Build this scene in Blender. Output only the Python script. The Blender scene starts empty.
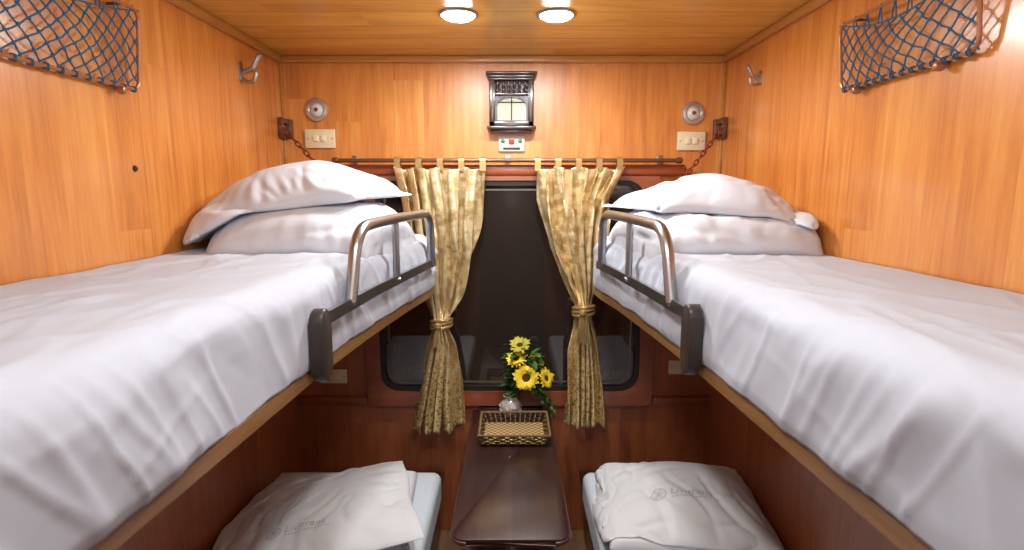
import bpy, bmesh, math, random
import numpy as np
from mathutils import Vector, Matrix, noise
from mathutils.bvhtree import BVHTree
random.seed(7)
SC = bpy.context.scene
COL = SC.collection
WL = 1.015      # left wall at x = -WL
WR = 0.935      # right wall at x = +WR
def WX(s): return WR if s > 0 else WL
D = 2.53        # window wall
YB = -0.55      # door wall
H = 2.249       # ceiling

# ------------------------------------------------------------------ materials
def mat_new(name):
    m = bpy.data.materials.new(name); m.use_nodes = True
    nt = m.node_tree
    return m, nt, nt.nodes['Principled BSDF']

def simple(name, col, rough=0.5, metal=0.0, bump=0.0, bscale=60, coat=0.0, var=0.0, emit=None, es=0, sheen=0):
    m, nt, b = mat_new(name)
    N, L = nt.nodes, nt.links
    b.inputs['Roughness'].default_value = rough
    b.inputs['Metallic'].default_value = metal
    b.inputs['Coat Weight'].default_value = coat
    b.inputs['Sheen Weight'].default_value = sheen
    tc = N.new('ShaderNodeTexCoord')
    nz = N.new('ShaderNodeTexNoise'); nz.inputs['Scale'].default_value = bscale
    nz.inputs['Detail'].default_value = 4
    L.new(tc.outputs['Object'], nz.inputs['Vector'])
    mx = N.new('ShaderNodeMix'); mx.data_type = 'RGBA'
    c2 = tuple(max(0, c * (1 - max(var, 0.04))) for c in col[:3]) + (1,)
    mx.inputs['A'].default_value = tuple(col[:3]) + (1,)
    mx.inputs['B'].default_value = c2
    L.new(nz.outputs['Fac'], mx.inputs['Factor'])
    L.new(mx.outputs['Result'], b.inputs['Base Color'])
    if bump:
        bp = N.new('ShaderNodeBump'); bp.inputs['Strength'].default_value = bump
        bp.inputs['Distance'].default_value = 0.01
        L.new(nz.outputs['Fac'], bp.inputs['Height']); L.new(bp.outputs['Normal'], b.inputs['Normal'])
    if emit:
        b.inputs['Emission Color'].default_value = tuple(emit) + (1,)
        b.inputs['Emission Strength'].default_value = es
    return m

def math_node(N, L, op, a, b=None, c=None):
    n = N.new('ShaderNodeMath'); n.operation = op
    for i, v in enumerate((a, b, c)):
        if v is None: continue
        if isinstance(v, (int, float)): n.inputs[i].default_value = v
        else: L.new(v, n.inputs[i])
    return n.outputs[0]

def wood(name, cols, across='X', along='Z', pw=0.13, pl=1.4, rough=0.3, coat=0.3, split=None, cols2=None, seam=0.2, gs=1.0, plvar=0.19, cr=0.2, sw=0.012):
    m, nt, b = mat_new(name)
    N, L = nt.nodes, nt.links
    g = N.new('ShaderNodeNewGeometry'); s = N.new('ShaderNodeSeparateXYZ')
    L.new(g.outputs['Position'], s.inputs[0])
    A = s.outputs[across]; Z = s.outputs[along]
    M = lambda *a: math_node(N, L, *a)
    ca = M('DIVIDE', A, pw); col = M('FLOOR', ca)
    w1 = N.new('ShaderNodeTexWhiteNoise'); w1.noise_dimensions = '1D'; L.new(col, w1.inputs['W'])
    rowv = M('ADD', M('DIVIDE', Z, pl), M('MULTIPLY', w1.outputs['Value'], 5.0)); row = M('FLOOR', rowv)
    cb = N.new('ShaderNodeCombineXYZ'); L.new(col, cb.inputs[0]); L.new(row, cb.inputs[1])
    w2 = N.new('ShaderNodeTexWhiteNoise'); w2.noise_dimensions = '3D'; L.new(cb.outputs[0], w2.inputs['Vector'])
    wn = w2.outputs['Value']
    c1 = N.new('ShaderNodeCombineXYZ')
    L.new(M('ADD', M('MULTIPLY', A, 75 * gs), M('MULTIPLY', wn, 30)), c1.inputs[0]); L.new(M('MULTIPLY', Z, 3.2), c1.inputs[1])
    n1 = N.new('ShaderNodeTexNoise'); n1.inputs['Scale'].default_value = 1; n1.inputs['Detail'].default_value = 6
    n1.inputs['Roughness'].default_value = 0.65
    L.new(c1.outputs[0], n1.inputs['Vector'])
    c2 = N.new('ShaderNodeCombineXYZ')
    L.new(M('ADD', M('MULTIPLY', A, 12 * gs), M('MULTIPLY', wn, 90)), c2.inputs[0]); L.new(M('MULTIPLY', Z, 1.6), c2.inputs[1])
    n2 = N.new('ShaderNodeTexNoise'); n2.inputs['Scale'].default_value = 1; n2.inputs['Detail'].default_value = 3
    n2.inputs['Distortion'].default_value = 1.2
    L.new(c2.outputs[0], n2.inputs['Vector'])
    f = M('ADD', M('MULTIPLY', n1.outputs['Fac'], 0.55), M('MULTIPLY', n2.outputs['Fac'], 0.55))
    f = M('ADD', M('SUBTRACT', f, 0.05), M('MULTIPLY', M('SUBTRACT', wn, 0.5), plvar))
    def ramp(cs):
        r = N.new('ShaderNodeValToRGB'); e = r.color_ramp.elements
        e[0].position = 0.25; e[0].color = cs[0] + (1,)
        e[1].position = 0.75; e[1].color = cs[2] + (1,)
        k = e.new(0.5); k.color = cs[1] + (1,)
        L.new(f, r.inputs[0]); return r.outputs[0]
    out = ramp(cols)
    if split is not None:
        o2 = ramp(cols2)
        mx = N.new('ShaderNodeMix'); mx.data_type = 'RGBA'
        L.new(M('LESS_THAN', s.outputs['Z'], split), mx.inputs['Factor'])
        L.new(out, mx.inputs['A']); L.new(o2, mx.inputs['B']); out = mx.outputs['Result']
    fr = M('FRACT', ca)
    sm = M('MULTIPLY', M('LESS_THAN', fr, sw), seam)
    mx = N.new('ShaderNodeMix'); mx.data_type = 'RGBA'; L.new(sm, mx.inputs['Factor'])
    L.new(out, mx.inputs['A']); mx.inputs['B'].default_value = (0.08, 0.03, 0.01, 1)
    L.new(mx.outputs['Result'], b.inputs['Base Color'])
    b.inputs['Roughness'].default_value = rough
    b.inputs['Coat Weight'].default_value = coat; b.inputs['Coat Roughness'].default_value = cr
    bp = N.new('ShaderNodeBump'); bp.inputs['Strength'].default_value = 0.06; bp.inputs['Distance'].default_value = 0.003
    L.new(n1.outputs['Fac'], bp.inputs['Height']); L.new(bp.outputs['Normal'], b.inputs['Normal'])
    return m

ORANGE = [(0.45, 0.130, 0.018), (0.67, 0.242, 0.043), (0.80, 0.370, 0.090)]
ORANGE_SHADE = [(0.24, 0.058, 0.018), (0.37, 0.102, 0.033), (0.47, 0.148, 0.050)]  # shade below the upper bunks, painted into the wall wood as a darker tone
M_WALLX = wood('orange_wood_side', ORANGE, 'Y', 'Z', split=1.24, cols2=ORANGE_SHADE, coat=0.9, cr=0.22, rough=0.36)
M_WALLB = wood('orange_wood_end', ORANGE, 'X', 'Z', split=1.24, cols2=ORANGE_SHADE, coat=0.8, cr=0.34, rough=0.43)
M_CEIL = wood('ceiling_wood', [(0.44, 0.19, 0.026), (0.63, 0.32, 0.055), (0.79, 0.45, 0.105)], 'Y', 'X', pw=0.16, pl=0.9, rough=0.34, seam=0.8, cr=0.2, sw=0.03, coat=0.5)
M_TRIMX = wood('trim_wood', [(0.36, 0.14, 0.024), (0.48, 0.21, 0.045), (0.60, 0.29, 0.07)], 'Z', 'X', pw=1, pl=3, seam=0)
M_TRIMY = wood('trim_wood_long', [(0.36, 0.14, 0.024), (0.48, 0.21, 0.045), (0.60, 0.29, 0.07)], 'Z', 'Y', pw=1, pl=3, seam=0)
M_RED = wood('window_casing_wood', [(0.20, 0.046, 0.016), (0.31, 0.078, 0.026), (0.40, 0.115, 0.040)], 'Z', 'X', pw=1, pl=3, seam=0, coat=0.5)
M_BOARD = wood('bunk_board_wood', [(0.07, 0.03, 0.012), (0.12, 0.055, 0.02), (0.18, 0.085, 0.035)], 'X', 'Y', pw=1.5, pl=3, seam=0)
M_EDGE = wood('golden_edge_wood', [(0.15, 0.07, 0.025), (0.26, 0.13, 0.05), (0.34, 0.18, 0.07)], 'Z', 'Y', pw=1.5, pl=3, seam=0)
M_TABLE = wood('table_wood', [(0.018, 0.007, 0.006), (0.036, 0.012, 0.010), (0.060, 0.021, 0.016)], 'X', 'Y', pw=0.5, pl=3, seam=0, rough=0.32, coat=0.35)
M_DARK = wood('lantern_wood', [(0.018, 0.006, 0.005), (0.035, 0.012, 0.010), (0.06, 0.02, 0.015)], 'X', 'Z', pw=1, pl=3, seam=0, coat=0.8)
M_FLOOR = wood('floor_laminate', [(0.14, 0.07, 0.03), (0.2, 0.11, 0.05), (0.28, 0.16, 0.08)], 'X', 'Y', pw=0.1, pl=0.6)
M_CHROME = simple('brushed_steel', (0.42, 0.43, 0.45), 0.30, 1.0)
M_BRONZE = simple('brown_metal', (0.20, 0.10, 0.06), 0.35, 0.6)
M_BLACK = simple('black_plastic', (0.02, 0.018, 0.018), 0.4)
M_BRACKET = simple('grey_brown_plastic', (0.040, 0.030, 0.028), 0.4)
M_RUBBER = simple('black_rubber', (0.012, 0.011, 0.01), 0.45)
M_CREAM = simple('cream_plastic', (0.82, 0.74, 0.48), 0.35)
M_CREAM2 = simple('cream_switch', (0.88, 0.82, 0.60), 0.3)
M_WHITEP = simple('white_plastic', (0.74, 0.68, 0.55), 0.3)
M_REDP = simple('red_plastic', (0.55, 0.03, 0.02), 0.3)
M_GREENP = simple('green_plastic', (0.05, 0.20, 0.10), 0.3)
M_CHAIN = simple('red_painted_metal', (0.24, 0.045, 0.022), 0.4, 0.4)
M_CORD = simple('blue_cord', (0.03, 0.21, 0.40), 0.75, bump=0.5, bscale=220, var=0.75)
M_GLASS = simple('dark_window_glass', (0.026, 0.019, 0.016), 0.02, 0.0)
M_GLASS.node_tree.nodes['Principled BSDF'].inputs['Specular IOR Level'].default_value = 1.0
M_LENS = simple('frosted_lens', (0.75, 0.72, 0.68), 0.3)
M_LAMPGREY = simple('lamp_grey_metal', (0.55, 0.5, 0.46), 0.3, 0.7)
M_PANE = simple('milky_green_glass', (0.42, 0.45, 0.36), 0.15, 0, coat=0.5)
M_EMIT = simple('lit_lamp_lens', (1, 1, 1), 0.3, emit=(0.88, 0.96, 1.0), es=80)
M_PETAL = simple('yellow_petal', (1.0, 0.72, 0.02), 0.6, var=0.2, bscale=30)
M_DISK = simple('brown_flower_disk', (0.12, 0.05, 0.012), 0.9, bump=1.0, bscale=300, var=0.6)
M_LEAF = simple('green_leaf', (0.045, 0.18, 0.025), 0.55, var=0.5, bscale=25)
M_BUD = simple('olive_bud', (0.55, 0.52, 0.04), 0.6, var=0.4, bscale=40)
M_CERAM = simple('glazed_white_ceramic', (0.85, 0.78, 0.75), 0.15, coat=0.8, var=0.85, bscale=70)
M_WICKER = simple('dark_wicker', (0.06, 0.032, 0.014), 0.45, bump=0.4, bscale=200, var=0.6)
M_RATTAN = simple('pale_rattan', (0.42, 0.28, 0.10), 0.5)
M_RIM = simple('gold_rattan_rim', (0.34, 0.22, 0.08), 0.45, var=0.6, bscale=150)
M_KNOB = simple('brown_knob', (0.42, 0.17, 0.07), 0.3, 0.3)
M_EMBR = simple('grey_thread', (0.48, 0.48, 0.51), 0.8)

def fabric(name, col, wscale=7, wstr=0.5, wdist=0.02, fine=0.35, stretch=(1, 1, 1)):
    m, nt, b = mat_new(name); N, L = nt.nodes, nt.links
    b.inputs['Roughness'].default_value = 0.8
    b.inputs['Sheen Weight'].default_value = 0.05
    g = N.new('ShaderNodeNewGeometry')
    mp = N.new('ShaderNodeMapping'); mp.inputs['Scale'].default_value = stretch
    L.new(g.outputs['Position'], mp.inputs['Vector'])
    n = N.new('ShaderNodeTexNoise'); n.inputs['Scale'].default_value = wscale; n.inputs['Detail'].default_value = 1
    n.inputs['Distortion'].default_value = 0.3
    L.new(mp.outputs[0], n.inputs['Vector'])
    bp = N.new('ShaderNodeBump'); bp.inputs['Strength'].default_value = wstr; bp.inputs['Distance'].default_value = wdist
    L.new(n.outputs['Fac'], bp.inputs['Height']); L.new(bp.outputs['Normal'], b.inputs['Normal'])
    n3 = N.new('ShaderNodeTexNoise'); n3.inputs['Scale'].default_value = 500
    L.new(g.outputs['Position'], n3.inputs['Vector'])
    mx = N.new('ShaderNodeMix'); mx.data_type = 'RGBA'
    L.new(n3.outputs['Fac'], mx.inputs['Factor'])
    mx.inputs['A'].default_value = col + (1,); mx.inputs['B'].default_value = tuple(c * 0.95 for c in col) + (1,)
    L.new(mx.outputs['Result'], b.inputs['Base Color'])
    return m
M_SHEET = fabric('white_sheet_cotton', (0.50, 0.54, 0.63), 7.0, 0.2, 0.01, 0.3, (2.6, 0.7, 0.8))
M_PILLOW = fabric('white_pillow_cotton', (0.64, 0.675, 0.75), 9, 0.2, 0.010, 0.3)
M_PILLOW2 = fabric('grey_white_pillow_cotton', (0.72, 0.73, 0.76), 9, 0.2, 0.010, 0.3)
M_BLUE = fabric('pale_blue_sheet', (0.64, 0.71, 0.78), 8, 0.4, 0.01)

def curtain_mat():
    m, nt, b = mat_new('gold_brocade'); N, L = nt.nodes, nt.links
    tc = N.new('ShaderNodeUVMap'); tc.uv_map = 'UVMap'
    v = N.new('ShaderNodeTexVoronoi'); v.inputs['Scale'].default_value = 30; v.feature = 'SMOOTH_F1'
    L.new(tc.outputs[0], v.inputs['Vector'])
    n = N.new('ShaderNodeTexNoise'); n.inputs['Scale'].default_value = 70; n.inputs['Detail'].default_value = 3; n.inputs['Distortion'].default_value = 2.5
    L.new(tc.outputs[0], n.inputs['Vector'])
    s = math_node(N, L, 'ADD', math_node(N, L, 'MULTIPLY', v.outputs['Distance'], 0.7), n.outputs['Fac'])
    sp = N.new('ShaderNodeSeparateXYZ'); L.new(tc.outputs[0], sp.inputs[0])
    r = N.new('ShaderNodeValToRGB'); e = r.color_ramp.elements
    e[0].position = 0.68; e[0].color = (0.46, 0.32, 0.125, 1)
    e[1].position = 0.84; e[1].color = (0.83, 0.67, 0.39, 1)
    L.new(s, r.inputs[0])
    v2 = N.new('ShaderNodeTexVoronoi'); v2.inputs['Scale'].default_value = 60; v2.feature = 'DISTANCE_TO_EDGE'
    L.new(tc.outputs[0], v2.inputs['Vector'])
    r2 = N.new('ShaderNodeValToRGB'); e = r2.color_ramp.elements
    e[0].position = 0.06; e[0].color = (0.84, 0.64, 0.31, 1)
    e[1].position = 0.24; e[1].color = (0.35, 0.215, 0.075, 1)
    L.new(v2.outputs['Distance'], r2.inputs[0])
    mx = N.new('ShaderNodeMix'); mx.data_type = 'RGBA'
    mr = N.new('ShaderNodeMapRange'); mr.inputs['From Min'].default_value = 0.50; mr.inputs['From Max'].default_value = 0.22
    L.new(sp.outputs['Y'], mr.inputs['Value']); L.new(mr.outputs[0], mx.inputs['Factor'])
    L.new(r.outputs[0], mx.inputs['A']); L.new(r2.outputs[0], mx.inputs['B'])
    L.new(mx.outputs['Result'], b.inputs['Base Color'])
    rr = N.new('ShaderNodeMapRange'); rr.inputs['From Min'].default_value = 0.7; rr.inputs['From Max'].default_value = 0.86
    rr.inputs['To Min'].default_value = 0.34; rr.inputs['To Max'].default_value = 0.20
    L.new(s, rr.inputs['Value']); L.new(rr.outputs[0], b.inputs['Roughness'])
    b.inputs['Metallic'].default_value = 0.55
    bp = N.new('ShaderNodeBump'); bp.inputs['Strength'].default_value = 0.2; bp.inputs['Distance'].default_value = 0.002
    L.new(s, bp.inputs['Height']); L.new(bp.outputs['Normal'], b.inputs['Normal'])
    return m
M_CURT = curtain_mat()

def weave_mat():
    m, nt, b = mat_new('golden_rattan_weave'); N, L = nt.nodes, nt.links
    g = N.new('ShaderNodeNewGeometry')
    c = N.new('ShaderNodeTexChecker'); c.inputs['Scale'].default_value = 75
    c.inputs['Color1'].default_value = (0.66, 0.46, 0.20, 1); c.inputs['Color2'].default_value = (0.17, 0.095, 0.035, 1)
    L.new(g.outputs['Position'], c.inputs['Vector']); L.new(c.outputs['Color'], b.inputs['Base Color'])
    b.inputs['Roughness'].default_value = 0.45
    return m
M_WEAVE = weave_mat()

# ------------------------------------------------------------------ geometry helpers
def link(o): COL.objects.link(o)

def finish(bm, name, mat, parent=None, sharp=35, label=None, uv=False):
    bmesh.ops.recalc_face_normals(bm, faces=bm.faces[:])
    for f in bm.faces: f.smooth = True
    lim = math.radians(sharp)
    for e in bm.edges:
        if len(e.link_faces) == 2 and e.calc_face_angle(0) > lim: e.smooth = False
    xs = [v.co.x for v in bm.verts]; ys = [v.co.y for v in bm.verts]; zs = [v.co.z for v in bm.verts]
    o0 = Vector(((min(xs) + max(xs)) / 2, (min(ys) + max(ys)) / 2, min(zs)))
    for v in bm.verts: v.co -= o0
    me = bpy.data.meshes.new(name); bm.to_mesh(me); bm.free()
    me.materials.append(mat)
    o = bpy.data.objects.new(name, me); o.location = o0; link(o)
    if parent: attach(o, parent)
    if label: o['label'] = label
    return o

def attach(o, p):
    o.parent = p
    o.matrix_parent_inverse = WM[p.name].inverted() if p.name in WM else Matrix.Translation(p.location).inverted()
WM = {}

def empty(name, loc, label, cat, parent=None):
    e = bpy.data.objects.new(name, None); e.location = loc; e.empty_display_size = 0.05; link(e)
    if label: e['label'] = label
    if cat: e['category'] = cat
    WM[e.name] = Matrix.Translation(loc)
    if parent: attach(e, parent)
    return e

class B:
    def __init__(s): s.bm = bmesh.new()
    def box(s, x0, x1, y0, y1, z0, z1, bev=0.0, seg=2):
        if x0 > x1: x0, x1 = x1, x0
        r = bmesh.ops.create_cube(s.bm, size=1.0); vs = r['verts']
        for v in vs:
            v.co = Vector(((x0 + x1) / 2 + v.co.x * (x1 - x0), (y0 + y1) / 2 + v.co.y * (y1 - y0), (z0 + z1) / 2 + v.co.z * (z1 - z0)))
        if bev > 0:
            es = list({e for v in vs for e in v.link_edges})
            bmesh.ops.bevel(s.bm, geom=es, offset=bev, segments=seg, profile=0.5, affect='EDGES')
        return s
    def tube(s, pts, r, n=10, closed=False):
        pts = [Vector(p) for p in pts]; m = len(pts)
        rs = r if isinstance(r, (list, tuple)) else [r] * m
        tang = []
        for i in range(m):
            if closed: t = pts[(i + 1) % m] - pts[i - 1]
            else: t = pts[min(i + 1, m - 1)] - pts[max(i - 1, 0)]
            tang.append(t.normalized())
        ref = Vector((0, 0, 1)) if abs(tang[0].z) < 0.9 else Vector((1, 0, 0))
        nrm = tang[0].cross(ref).normalized(); rings = []
        for i in range(m):
            nrm = (nrm - tang[i] * nrm.dot(tang[i])).normalized(); bn = tang[i].cross(nrm)
            rings.append([s.bm.verts.new(pts[i] + (nrm * math.cos(2 * math.pi * k / n) + bn * math.sin(2 * math.pi * k / n)) * rs[i]) for k in range(n)])
        for i in range(m if closed else m - 1):
            a, b = rings[i], rings[(i + 1) % m]
            for k in range(n):
                s.bm.faces.new((a[k], a[(k + 1) % n], b[(k + 1) % n], b[k]))
        if not closed:
            s.bm.faces.new(rings[0][::-1]); s.bm.faces.new(rings[-1])
        return s
    def lathe(s, prof, origin, axis=(0, 0, 1), n=28):
        origin = Vector(origin); ax = Vector(axis).normalized()
        q = Vector((0, 0, 1)).rotation_difference(ax); rings = []
        for (r, h) in prof:
            if r < 1e-6: rings.append([s.bm.verts.new(origin + q @ Vector((0, 0, h)))])
            else: rings.append([s.bm.verts.new(origin + q @ Vector((r * math.cos(2 * math.pi * k / n), r * math.sin(2 * math.pi * k / n), h))) for k in range(n)])
        for a, b in zip(rings, rings[1:]):
            for k in range(n):
                k2 = (k + 1) % n
                if len(a) == 1 and len(b) == 1: continue
                if len(a) == 1: s.bm.faces.new((a[0], b[k], b[k2]))
                elif len(b) == 1: s.bm.faces.new((a[k], a[k2], b[0]))
                else: s.bm.faces.new((a[k], a[k2], b[k2], b[k]))
        return s
    def prism(s, poly, axis, a0, a1, bev=0.0):
        def P(p, a):
            if axis == 'Y': return Vector((p[0], a, p[1]))
            if axis == 'X': return Vector((a, p[0], p[1]))
            return Vector((p[0], p[1], a))
        v0 = [s.bm.verts.new(P(p, a0)) for p in poly]; v1 = [s.bm.verts.new(P(p, a1)) for p in poly]
        n = len(poly); f0 = s.bm.faces.new(v0[::-1]); f1 = s.bm.faces.new(v1)
        for i in range(n): s.bm.faces.new((v0[i], v0[(i + 1) % n], v1[(i + 1) % n], v1[i]))
        if bev:
            es = list(f0.edges) + list(f1.edges)
            bmesh.ops.bevel(s.bm, geom=es, offset=bev, segments=2, profile=0.5, affect='EDGES')
        return s
    def ring(s, outer, inner, axis, a0, a1):
        def P(p, a):
            if axis == 'Y': return Vector((p[0], a, p[1]))
            if axis == 'X': return Vector((a, p[0], p[1]))
            return Vector((p[0], p[1], a))
        n = len(outer)
        L4 = [[s.bm.verts.new(P(p, a)) for p in q] for q, a in ((outer, a0), (inner, a0), (inner, a1), (outer, a1))]
        for j in range(4):
            a, b = L4[j], L4[(j + 1) % 4]
            for i in range(n): s.bm.faces.new((a[i], a[(i + 1) % n], b[(i + 1) % n], b[i]))
        return s
    def obj(s, name, mat, parent=None, sharp=35, label=None): return finish(s.bm, name, mat, parent, sharp, label)

def rrect(x0, x1, z0, z1, r, n=8):
    out = []
    for cx, cz, a in ((x1 - r, z1 - r, 0), (x0 + r, z1 - r, 90), (x0 + r, z0 + r, 180), (x1 - r, z0 + r, 270)):
        for i in range(n + 1):
            t = math.radians(a + 90 * i / n); out.append((cx + r * math.cos(t), cz + r * math.sin(t)))
    return out

def fillet(pts, r, n=7):
    pts = [Vector(p) for p in pts]; out = [pts[0]]
    for i in range(1, len(pts) - 1):
        p = pts[i]; a = (pts[i - 1] - p); b = (pts[i + 1] - p)
        rr = min(r, a.length * 0.49, b.length * 0.49)
        s0 = p + a.normalized() * rr; s1 = p + b.normalized() * rr
        for k in range(n + 1):
            t = k / n; out.append(s0 * (1 - t) ** 2 + p * 2 * t * (1 - t) + s1 * t * t)
    out.append(pts[-1]); return out

def lerp_tab(tab, x):
    if x <= tab[0][0]: return tab[0][1:]
    for a, b in zip(tab, tab[1:]):
        if x <= b[0]:
            t = (x - a[0]) / (b[0] - a[0])
            return tuple(p + (q - p) * t for p, q in zip(a[1:], b[1:]))
    return tab[-1][1:]

def structure(o, label=None):
    o['kind'] = 'structure'
    if label: o['label'] = label
    return o

# ------------------------------------------------------------------ room shell
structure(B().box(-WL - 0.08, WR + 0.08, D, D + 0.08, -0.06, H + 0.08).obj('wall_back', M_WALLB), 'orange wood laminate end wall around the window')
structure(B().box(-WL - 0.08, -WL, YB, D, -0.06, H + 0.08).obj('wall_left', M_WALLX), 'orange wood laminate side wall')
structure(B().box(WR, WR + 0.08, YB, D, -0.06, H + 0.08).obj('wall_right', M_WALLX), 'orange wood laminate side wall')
structure(B().box(-WL - 0.08, WR + 0.08, YB - 0.08, YB, -0.06, H + 0.08).obj('wall_front', M_RED), 'dark wood wall beside the door')
structure(B().box(-WL, WR, YB, D, -0.06, 0).obj('floor', M_FLOOR), 'brown laminate floor')
structure(B().box(-WL, WR, YB, D, H, H + 0.06).obj('ceiling', M_CEIL), 'golden brown wood panel ceiling')
structure(B().box(-0.33, 0.33, YB, YB + 0.03, 0.0, 1.98, 0.004).obj('door_1', M_TABLE), 'dark wood sliding compartment door')
structure(B().box(-WL, WR, D - 0.022, D, H - 0.03, H, 0.006).obj('trim_1', M_TRIMX), 'golden wood ceiling moulding')
structure(B().box(-WL, -WL + 0.022, YB, D - 0.022, H - 0.03, H, 0.006).obj('trim_2', M_TRIMY), 'golden wood ceiling moulding')
structure(B().box(WR - 0.022, WR, YB, D - 0.022, H - 0.03, H, 0.006).obj('trim_3', M_TRIMY), 'golden wood ceiling moulding')
structure(B().box(-WL, -WL + 0.012, D - 0.012, D, 1.26, H - 0.03, 0.003).obj('trim_4', M_TRIMX))
structure(B().box(WR - 0.012, WR, D - 0.012, D, 1.26, H - 0.03, 0.003).obj('trim_5', M_TRIMX))
structure(B().box(-WL, -0.69, D - 0.02, D, 0.66, 0.70, 0.004).obj('trim_6', M_RED))
structure(B().box(0.67, WR, D - 0.02, D, 0.66, 0.70, 0.004).obj('trim_7', M_RED))

# ------------------------------------------------------------------ window
win = bpy.data.objects.new('window_1', None); win.location = (-0.01, D, 0.69); link(win)
WM['window_1'] = Matrix.Translation(win.location)
structure(win, 'wide dark train window with reddish wooden casing')
wc = B(); wc.ring(rrect(-0.68, 0.66, 0.665, 1.775, 0.03), rrect(-0.615, 0.595, 0.735, 1.715, 0.085), 'Y', D - 0.035, D)
wc.obj('window_casing', M_RED, win)
wg = B(); wg.ring(rrect(-0.616, 0.596, 0.734, 1.716, 0.085), rrect(-0.592, 0.572, 0.758, 1.692, 0.065), 'Y', D - 0.026, D)
wg.obj('window_gasket', M_RUBBER, win)
B().prism(rrect(-0.594, 0.574, 0.756, 1.694, 0.064), 'Y', D - 0.012, D - 0.004).obj('window_pane', M_GLASS, win)
B().ring(rrect(-0.578, 0.558, 0.772, 1.678, 0.055), rrect(-0.570, 0.550, 0.780, 1.670, 0.05), 'Y', D - 0.015, D - 0.0125).obj('window_bead', simple('dull_aluminium', (0.16, 0.13, 0.10), 0.5, 0.5), win)
structure(B().box(-0.79, 0.77, D - 0.045, D, 1.735, 1.785, 0.012, 3).obj('trim_8', wood('header_red_wood', [(0.22, 0.04, 0.014), (0.32, 0.07, 0.022), (0.42, 0.11, 0.035)], 'Z', 'X', pw=1, pl=3, seam=0, coat=0.6)), 'reddish wooden header above the window')

# curtain rod
rod = empty('curtain_rod', (-0.02, 2.455, 1.80), 'brown metal curtain rod above the window', 'curtain rod')
rb = B(); rb.tube([(-0.78, 2.455, 1.800), (0.735, 2.455, 1.800)], 0.009, 14); rb.obj('rod', M_BRONZE, rod)
for x in (-0.77, 0.725):
    B().lathe([(0, -0.012), (0.013, -0.010), (0.014, 0.01), (0.008, 0.016), (0, 0.016)], (x, 2.455, 1.800), (1, 0, 0), 16).obj('finial', M_BRONZE, rod)
for x in (-0.70, -0.02, 0.66):
    b = B(); b.box(x - 0.012, x + 0.012, D - 0.006, D, 1.787, 1.825, 0.002); b.tube([(x, D, 1.800), (x, 2.46, 1.800)], 0.006, 10)
    b.obj('rod_bracket', M_CHROME, rod)

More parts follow.
